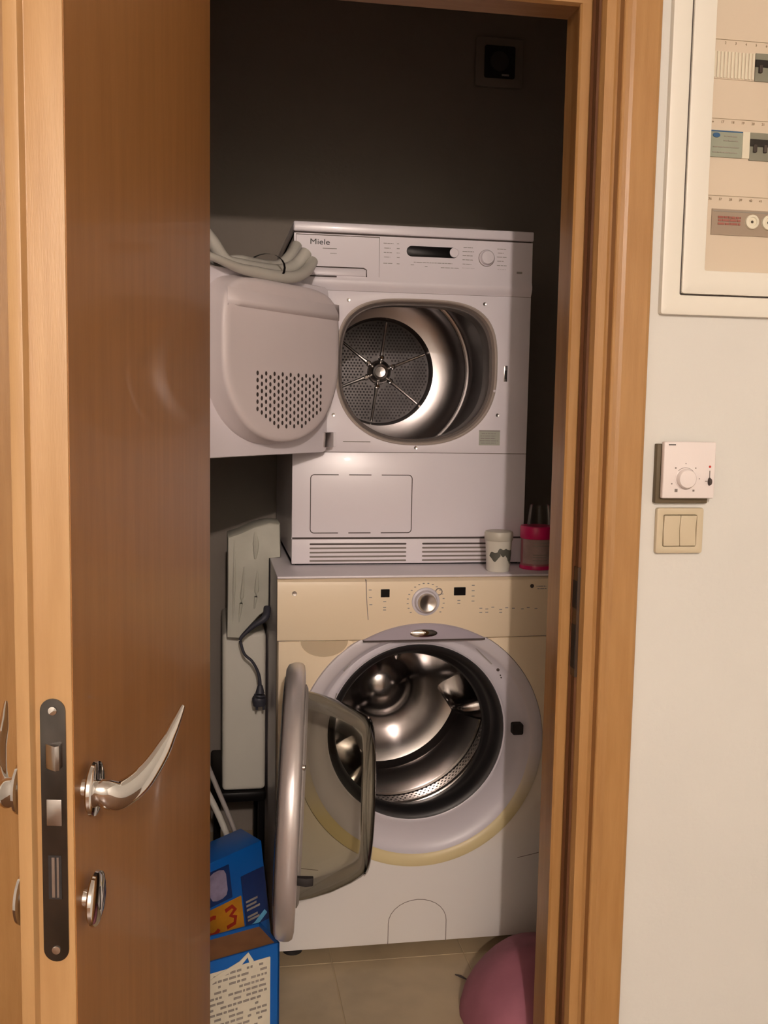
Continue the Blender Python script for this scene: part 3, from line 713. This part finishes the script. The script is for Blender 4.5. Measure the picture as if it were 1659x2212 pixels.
# ------------------------------------------------------------------ hoses over the dryer door
def mk(name, pts, r, m, label, cat, group=None, n=14):
    b = B(); tube(b, pts, r, n, 8); o = obj(name, b, m, None)
    return tag(o, label, cat, group)
HG = 'hoses hanging over the dryer door'
h1 = mk('drain_hose', [(-.22, 3.14, 2.25), (-.19, 2.75, 2.08), (-.13, 2.38, 1.91), (-.075, 2.235, 1.80), (-.045, 2.20, 1.74), (0.0, 2.205, 1.690), (.030, 2.225, 1.652), (.066, 2.25, 1.646), (.105, 2.29, 1.646), (.150, 2.338, 1.650), (.190, 2.38, 1.668), (.217, 2.40, 1.702)], .0145, hosem,
        'pale drain hose sagging from above over the dryer door, cut end uppermost', 'hose', HG)
h1b = B(); lathe(h1b, [(.0115, 0), (.0005, -.0002)], (0, 0, 0), None, 16, False, True, 'z')
dv = (Vector((.217, 2.40, 1.702))-Vector((.190, 2.38, 1.668))).normalized()
Mq = dv.to_track_quat('Z', 'Y').to_matrix().to_4x4(); Mq.translation = Vector((.217, 2.40, 1.702))+dv*.0006
h1b.transform(Mq); obj('open_end', h1b, seam, h1, smooth=False)
mk('drain_hose', [(-.25, 3.14, 1.92), (-.20, 2.70, 1.80), (-.10, 2.32, 1.72), (-.03, 2.27, 1.685), (.02, 2.265, 1.655), (.060, 2.270, 1.658), (.105, 2.330, 1.660), (.150, 2.372, 1.664), (.182, 2.41, 1.694), (.198, 2.44, 1.722)], .0135, hosem,
   'greyish drain hose running behind the pale one, above the dryer door', 'hose', HG)
mk('drain_hose', [(-.27, 3.14, 1.76), (-.25, 2.45, 1.72), (-.17, 2.10, 1.68), (-.08, 2.06, 1.66), (.006, 2.100, 1.640), (.053, 2.158, 1.630), (.093, 2.205, 1.628), (.138, 2.259, 1.628), (.183, 2.312, 1.634), (.215, 2.362, 1.655), (.232, 2.40, 1.682)], [.008, .008, .008, .008, .008, .010, .012, .013, .013, .013, .013], hosem,
   'lowest pale hose resting on the liner ledge of the dryer door', 'hose', HG)
b = B(); loft(b, [[(.115+dx+.766*.053*cos(t), 2.288-.643*.053*cos(t)+dx*1.2, 1.646+.033*sin(t)) for t in [2*pi*q/24 for q in range(24)]] for dx in (0, .005)]); 
tag(obj('cable_tie', b, black, None), 'black cable tie strapped around the bundle of hoses', 'cable tie')

# ------------------------------------------------------------------ left gap beside the washer
sc = thing('slim_cabinet', (.09, 2.85, 0), 'tall slim off-white cabinet with a black base, in the gap beside the washing machine', 'cabinet')
b = B(); box(b, .030, .146, 2.70, 3.05, .305, .742); obj('shell', b, boxw, sc, bevel=.012, seg=4)
b = B(); box(b, .0, .148, 2.69, 3.05, .275, .3045); obj('base_tray', b, black, sc, bevel=.008)
for x in (.008, .128):
    for y in (2.72, 3.0):
        b = B(); box(b, x, x+.018, y, y+.018, 0, .277); obj('leg', b, black, sc, smooth=False)
b = B(); rg = [(.043, 1.008), (.075, 1.020), (.112, 1.037), (.150, 1.046), (.178, 1.042), (.180, .957), (.150, .955), (.149, .82), (.125, .798), (.098, .770), (.071, .744), (.041, .7445), (.043, .88)]
bb = B()
rows = []
for y, k in ((2.64, .97), (2.645, 1.0), (2.76, 1.0), (2.78, .97)):
    rows.append([(.10+(p[0]-.10)*k, y+.006*sin(p[0]*160), .90+(p[1]-.90)*k if p[1] > .75 else p[1]) for p in rg])
loft(bb, rows, True, True)
bgt = tag(obj('plastic_sack', bb, clothm, None, angle=50), 'limp grey-white plastic sack standing on the slim cabinet, peaked top', 'sack')
bb = B()
for xa, za, xb, zb, rr in ((.112, 1.03, .114, .95, .009), (.085, .93, .070, .77, .005), (.120, .93, .112, .82, .006), (.060, 1.0, .056, .78, .004)):
    tube(bb, [(xa, 2.640, za), ((xa+xb)/2+.002, 2.640, (za+zb)/2), (xb, 2.640, zb)], [rr*.3, rr, rr*.3], 8, 5)
obj('fold', bb, clothm, bgt)
cd = thing('power_cord', (.10, 2.6, .56), 'dark cord with a plug dangling in front of the slim cabinet', 'cord')
b = B(); tube(b, [(.144, 2.62, .826), (.138, 2.60, .804), (.105, 2.60, .780), (.077, 2.60, .752), (.077, 2.60, .735), (.086, 2.60, .708), (.106, 2.60, .688), (.122, 2.60, .655), (.126, 2.60, .62)], [.009, .010, .007, .0045, .0035, .0035, .0035, .004, .005], 12, 6)
obj('cable', b, cordm, cd)
b = B(); tube(b, [(.126, 2.60, .625), (.1255, 2.60, .605), (.124, 2.60, .590), (.125, 2.60, .572)], [.006, .012, .019, .0165], 16, 4); pg = obj('plug', b, cordm, cd)
for dx in (-.008, .010):
    b = B(); tube(b, [(.1255+dx, 2.60, .575), (.126+dx, 2.60, .560)], .0035, 10, 2); obj('prong', b, cordm, pg)
mk('inlet_hose', [(-.13, 3.14, .80), (-.10, 2.70, .66), (-.045, 2.36, .53), (-.022, 2.35, .47), (.006, 2.34, .415), (.028, 2.335, .365), (.052, 2.33, .300)], .0075, hosem,
   'pale hose slanting down behind the blue boxes', 'hose')
mk('inlet_hose', [(-.10, 3.14, .84), (-.08, 2.72, .70), (-.035, 2.40, .56), (-.005, 2.39, .485), (.020, 2.38, .425), (.045, 2.37, .365), (.075, 2.37, .28)], .006, greypl,
   'thinner grey hose slanting down just behind the pale one', 'hose')

# upper (rear) detergent box, tilted a little
tilt = Matrix.Translation(Vector((.135, 2.21, 0))) @ Matrix.Rotation(radians(8.5), 4, 'Y') @ Matrix.Translation(Vector((-.135, -2.21, 0)))
def yawm(px, py, a): return Matrix.Translation(Vector((px, py, 0))) @ Matrix.Rotation(radians(a), 4, 'Z') @ Matrix.Translation(Vector((-px, -py, 0)))
tilt = Matrix.Translation(Vector((.040, .045, -.016))) @ yawm(.113, 2.20, 31) @ Matrix.Translation(Vector((.113, 2.2, 0))) @ Matrix.Rotation(radians(-7), 4, 'Y') @ Matrix.Translation(Vector((-.113, -2.2, 0)))
Y1 = Matrix.Translation(Vector((.006, .045, -.008))) @ yawm(.133, 1.95, 22)
bx = thing('detergent_box', (.05, 2.24, 0), 'dark blue detergent carton with orange patch, leaning behind the other blue carton', 'box')
b = B(); box(b, -.10, .113, 2.20, 2.285, .020, .392, tilt); 
obj('carton', b, blue, bx, bevel=.002)
def q2(name, x0, x1, z0, z1, m, par, y=2.1995, MM=tilt, r=0.002):
    b = B(); prism(b, rrect(x0, x1, z0, z1, r, 2), y-.0006, y+.0002, 'y', MM); return obj(name, b, m, par, smooth=False)
q2('printed_picture', -.075, .024, .292, .372, dblue, bx)
q2('picture_shape', -.030, .014, .300, .368, lilac, bx, 2.1990, r=.015)
q2('orange_patch', -.085, .046, .205, .286, orange, bx)
b = B(); outline(b, [(-.032+.018*cos(radians(a)), .247+.020*sin(radians(a))) for a in range(60, 330, 20)], .009, 2.1980, 2.1996, False, M=tilt)
outline(b, [(.002, .268), (.020, .272), (.027, .262), (.014, .252), (.026, .244), (.022, .230), (.002, .228)], .009, 2.1980, 2.1996, False, M=tilt); obj('red_lettering', b, redp, bx, kind='stuff', smooth=False)
q2('dark_panel', .050, .112, .200, .330, dblue, bx)
b = B()
for z in (.262, .252, .242, .225, .217): box(b, .056, .083+.004*(int(z*1000) % 3), 2.1985, 2.1991, z, z+.005, tilt)
obj('small_print', b, labelg, bx, kind='stuff', smooth=False)
b = B(); outline(b, [(-.05, .186), (-.01, .189), (.04, .194), (.075, .203), (.105, .222)], .012, 2.1986, 2.1996, False, M=tilt); obj('light_blue_swoosh', b, lblue, bx, smooth=False)
b = B()
for k in range(8): box(b, -.030+k*.0085, -.0245+k*.0085, 2.1978, 2.1985, .186+k*.0007, .194+k*.0007+.002*(k % 2), tilt)
obj('white_lettering', b, labelm, bx, kind='stuff', smooth=False)

fb = thing('detergent_box', (.05, 1.99, 0), 'bright blue carton with cream label and open brown top, nearest on the floor', 'box')
wdt = .004
b = B()
for t in ((-.10, .1330, 1.950, 1.950+wdt, 0, .2600), (-.10, .1330, 2.045-wdt, 2.045, 0, .2600), (-.10, -.10+wdt, 1.950, 2.045, 0, .2600), (.1330-wdt, .1330, 1.950, 2.045, 0, .2600), (-.10, .133, 1.95, 2.045, 0, wdt)): box(b, *t, Y1)
obj('carton', b, blue, fb, smooth=False)
b = B(); box(b, -.097, .130, 1.953, 2.042, .2480, .2530, Y1); obj('inner_card', b, card, fb, smooth=False)
q2('label', -.03, .112, .030, .236, labelm, fb, 1.9495, Y1)
b = B(); random.seed(8)
for r_ in range(16):
    z = .224-r_*.0115; x = -.022
    while x < .100:
        wv = .004+.012*random.random()
        if random.random() < .72: box(b, x, min(x+wv, .104), 1.9480, 1.9487, z, z+.0045, Y1)
        x += wv+.003
obj('label_print', b, labelg, fb, kind='stuff', smooth=False)
b = B(); outline(b, [(-.03, .052), (.06, .060), (.112, .068)], .006, 1.9474, 1.9484, False, M=Y1); obj('teal_stripe', b, mat('teal_print', (.12, .24, .24), .6), fb, smooth=False)
b = B(); outline(b, [(-.05, .205), (.0, .226), (.045, .240), (.062, .254), (.070, .236)], .010, 1.9476, 1.9490, False, M=Y1); obj('cream_swoosh', b, labelm, fb, smooth=False)

# pink sack at the right, behind the jamb
b = B(); n = 40; loops = []
for i in range(15):
    t = i/14*pi/2; zz = .165*sin(t)**1.0; rr = cos(t)**.95 if i < 14 else .02
    loops.append([(.754+(.205*rr)*cos(2*pi*k/n)*(1+.025*sin(5*2*pi*k/n+i*.4)), 2.055+(.20*rr)*sin(2*pi*k/n)*(1+.03*sin(4*2*pi*k/n)), .001+zz+.005*sin(7*2*pi*k/n)*rr*(i/14)) for k in range(n)])
loft(b, loops, True, True)
tag(obj('laundry_sack', b, pink, None, angle=80), 'bulging dusky-pink laundry sack slumped on the floor inside the right jamb', 'sack')
b = B(); tube(b, [(.575, 2.242, .004), (.586, 2.232, .0045), (.598, 2.217, .004)], [.001, .0028, .001], 8, 4, flat=1.3)
tag(obj('lint_scrap', b, seam, None), 'tiny dark scrap lying on the tiles in front of the washing machine', 'scrap')

# vent high on the closet back wall
vn = thing('wall_vent', (.868, 3.15, 2.35), 'square dark ventilation outlet high on the closet back wall', 'vent')
b = B(); prism(b, rrect(.795, .945, 2.330, 2.475, .008), 3.135, 3.150, 'y'); prism(B(), [(0, 0), (1, 0), (0, 1)], 0, 1).free(); obj('frame', b, darkpl, vn, bevel=.003)
b = B(); prism(b, rrect(.822, .918, 2.355, 2.450, .006), 3.131, 3.1352, 'y'); obj('opening', b, blackm, vn, smooth=False)
b = B(); lathe(b, [(.030, 3.1315), (.028, 3.126), (.0005, 3.123)], (.868, 0, 2.404), None, 28, True, True); obj('fan_hub', b, darkgrey, vn)
b = B(); box(b, .875, .898, 3.126, 3.131, 2.360, 2.366); obj('spring_clip', b, chrome, vn, smooth=False)

# ------------------------------------------------------------------ right wall: fuse box, thermostat, switch
fx = thing('fuse_box', (1.0, 1.70, 1.518), 'white recessed fuse box with three breaker rows behind its windowed door, on the cream wall', 'fuse box')
X1, Z1 = 1.24, 2.22
def frame(x0, x1, z0, z1, w, y0, y1, bev):
    b = B(); o_ = rrect(x0, x1, z0, z1, .004, 3); i_ = rrect(x0+w, x1-w, z0+w, z1-w, .003, 3)
    loft(b, [[(p[0], y1, p[1]) for p in i_], [(p[0], y0, p[1]) for p in i_], [(p[0], y0, p[1]) for p in o_], [(p[0], y1, p[1]) for p in o_], [(p[0], y1, p[1]) for p in i_]])
    return b
obj('outer_frame', frame(.769, X1, 1.5185, Z1, .0335, 1.687, 1.701, 0), fuseM, fx, bevel=.0015)
b = B(); outline(b, [(.8037, 1.5530), (X1-.0345, 1.5530), (X1-.0345, Z1-.0345), (.8037, Z1-.0345)], .0022, 1.689, 1.70); obj('frame_gap', b, seam, fx, smooth=False)
dr2 = obj('door', frame(.8050, X1-.036, 1.5545, Z1-.036, .0405, 1.6845, 1.700, 0), fuseM, fx, bevel=.0015)
obj('window_pane', box(B(), .8455, 1.164, 1.6900, 1.6915, 1.595, 2.145), clearp, dr2, smooth=False)
obj('inner_panel', box(B(), .8455, 1.164, 1.6995, 1.7005, 1.595, 2.145), fusein, fx, smooth=False)
YP = 1.6990
def pq(name, x0, x1, z0, z1, m, d=.002, par=fx, bev=.0):
    return obj(name, box(B(), x0, x1, YP-d, YP+.001, z0, z1), m, par, smooth=False, bevel=bev)
# row 1
cv = pq('blank_cover', .848, .926, 1.921, 1.967, fusein, .0015)
for k in range(12):
    x = .849+k*.0065
    pq('rib', x, x+.0035, 1.9225, 1.9655, fuseM, .004, cv)
def breaker(x0, x1, z0, z1, m, nsw):
    p = pq('breaker_row', x0, x1, z0, z1, m, .003)
    h = z1-z0; n = nsw; wv = (x1-x0)/n
    pq('breaker_rail', x0, x1, z0+h*.50, z0+h*.76, blackm, .005, p)
    for k in range(n):
        pq('toggle', x0+wv*(k+.3), x0+wv*(k+.62), z0+h*.28, z0+h*.56, seam, .008, p, .001)
    return p
breaker(.9265, 1.15, 1.921, 1.967, brk, 12)
# row 2
m1 = pq('rcd_module', .848, .9095, 1.7905, 1.8350, brkg, .003)
pq('top_line', .848, .9095, 1.8325, 1.8345, bluel, .0036, m1); 
b = B(); lathe(b, [(.007, YP-.0034), (.0065, YP-.0045)], (.8605, 0, 1.8265), None, 18, True, True, sz=.6); obj('test_button', b, bluel, m1)
b = B(); random.seed(2)
lines(b, .872, .905, [1.8255, 1.818], YP-.0034, .0016, .8); lines(b, .852, .905, [1.807, 1.798], YP-.0034, .0016, .8); obj('module_print', b, printg, m1, kind='stuff', smooth=False)
pq('module_cover', .9100, .9235, 1.7905, 1.835, fuseM, .003)
breaker(.9240, 1.15, 1.788, 1.8345, brk, 12)
# row 3
m3 = pq('terminal_row', .860, 1.15, 1.6590, 1.7030, brkb, .002)
pq('top_line', .862, 1.15, 1.6985, 1.7005, printg, .0026, m3)
b = B(); lines(b, .867, .915, [1.689, 1.684, 1.678], YP-.003, .0035, .95); obj('red_print', b, mat('faded_red', (.36, .12, .10), .6), m3, kind='stuff', smooth=False)
for k in range(7):
    x = .9345+k*.0310
    b = B(); lathe(b, [(.0125, YP-.002), (.0122, YP-.007), (.0085, YP-.0078), (.0075, YP-.005), (.0005, YP-.005)], (x, 0, 1.6830), None, 24, True, True); rd = obj('neozed_cap', b, fuseM, m3)
    b = B(); lathe(b, [(.0026, YP-.0052), (.0020, YP-.006)], (x, 0, 1.6830), None, 10, True, True); obj('cap_centre', b, seam, rd)
# little position numbers above each row
def nums(x0, z, n0):
    b = []
    for k in range(15):
        text('row_number', str(n0+k), .0060, mat_num, fx, (x0+k*.0190, YP-.0004, z), (1, 0, 0), (0, 0, 1), .0003)
mat_num = mat('brown_print', (.34, .26, .18), .7)
nums(.850, 1.9790, 1); nums(.850, 1.8480, 16); nums(.853, 1.7180, 36)
b = B()
for z in (1.986, 1.855, 1.7255): box(b, .847, 1.16, YP-.0012, YP, z, z+.0008)
obj('row_line', b, mat('pale_line', (.55, .48, .38), .7), fx, kind='stuff', smooth=False)

tm = thing('thermostat', (.83, 1.70, 1.195), 'square white wall thermostat with round dial, mounted above the double switch', 'thermostat')
obj('base_and_shadow', box(B(), .7740, .8735, 1.687, 1.7005, 1.1885, 1.2935), thermb, tm, bevel=.002)  # dark base, widened left and below to stand in for the thermostat's shadow
obj('cover', box(B(), .7800, .8775, 1.672, 1.6835, 1.1985, 1.2980), thermw, tm, bevel=.0025, seg=3)
b = B(); lathe(b, [(.0190, 0), (.0188, -.001), (.0175, -.0015), (.0168, -.009), (.0150, -.0112), (.0005, -.0118)], (.8215, 1.672, 1.2335), None, 40, True, True); obj('dial', b, thermw, tm)
b = B(); outline(b, [(.8215+.0188*cos(t*pi/20), 1.2337+.0188*sin(t*pi/20)) for t in range(-8, 16)], .0012, 1.6712, 1.672, False); obj('dial_ring', b, seaml, tm, smooth=False)
b = B(); box(b, .7880, .8010, 1.6713, 1.672, 1.2918, 1.2936); obj('maker_mark', b, logo, tm, smooth=False)
b = B(); lathe(b, [(.0022, 0), (.0018, -.001)], (.8671, 1.672, 1.2548), None, 14, True, True); obj('indicator_lamp', b, redl, tm)
b = B(); box(b, .8664, .8678, 1.6712, 1.672, 1.236, 1.248); box(b, .859, .863, 1.6712, 1.672, 1.2285, 1.2297); obj('slider_track', b, seaml, tm, smooth=False)
b = B(); lathe(b, [(.0034, 0), (.0025, -.006), (.001, -.007)], (.8672, 1.672, 1.2285), None, 14, True, True, sz=2.2); obj('slider', b, seam, tm)
b = B()
for a, r_ in ((90, .0008), (135, .0013), (45, .0010), (200, .0010), (232, .0026), (308, .0017), (0, .0008)):
    x, z = .8215+.0265*cos(radians(a)), 1.2335+.0265*sin(radians(a))
    box(b, x-r_, x+r_, 1.6713, 1.672, z-r_, z+r_)
obj('dial_marks', b, seaml, tm, kind='stuff', smooth=False)

sw = thing('light_switch', (.826, 1.70, 1.099), 'ivory double rocker light switch below the thermostat', 'switch')
obj('frame', frame(.7805, .8690, 1.0985, 1.1800, .0125, 1.6895, 1.7005, 0), switchm, sw, bevel=.002)
for x0 in (.7940, .8250):
    obj('rocker', prism(B(), [(1.700, 1.1120), (1.6870, 1.1120), (1.6905, 1.140), (1.6870, 1.1665), (1.700, 1.1665)], x0, x0+.0302, 'x'), switchm, sw, bevel=.0012)
obj('rocker_gap', box(B(), .7930, .8570, 1.6975, 1.7003, 1.1108, 1.1680), seam, sw, smooth=False)

# ceiling lamp base above the bulb (behind the camera)
cl = thing('ceiling_lamp', (.030, -2.0, 2.45), 'small ceiling lamp holder behind the viewer', 'lamp')
b = B(); lathe(b, [(.06, 2.50), (.058, 2.485), (.02, 2.48), (.02, 2.47), (.0005, 2.47)], (.030, -2.0, 0), None, 32, True, True, 'z'); obj('holder', b, plasticw, cl)
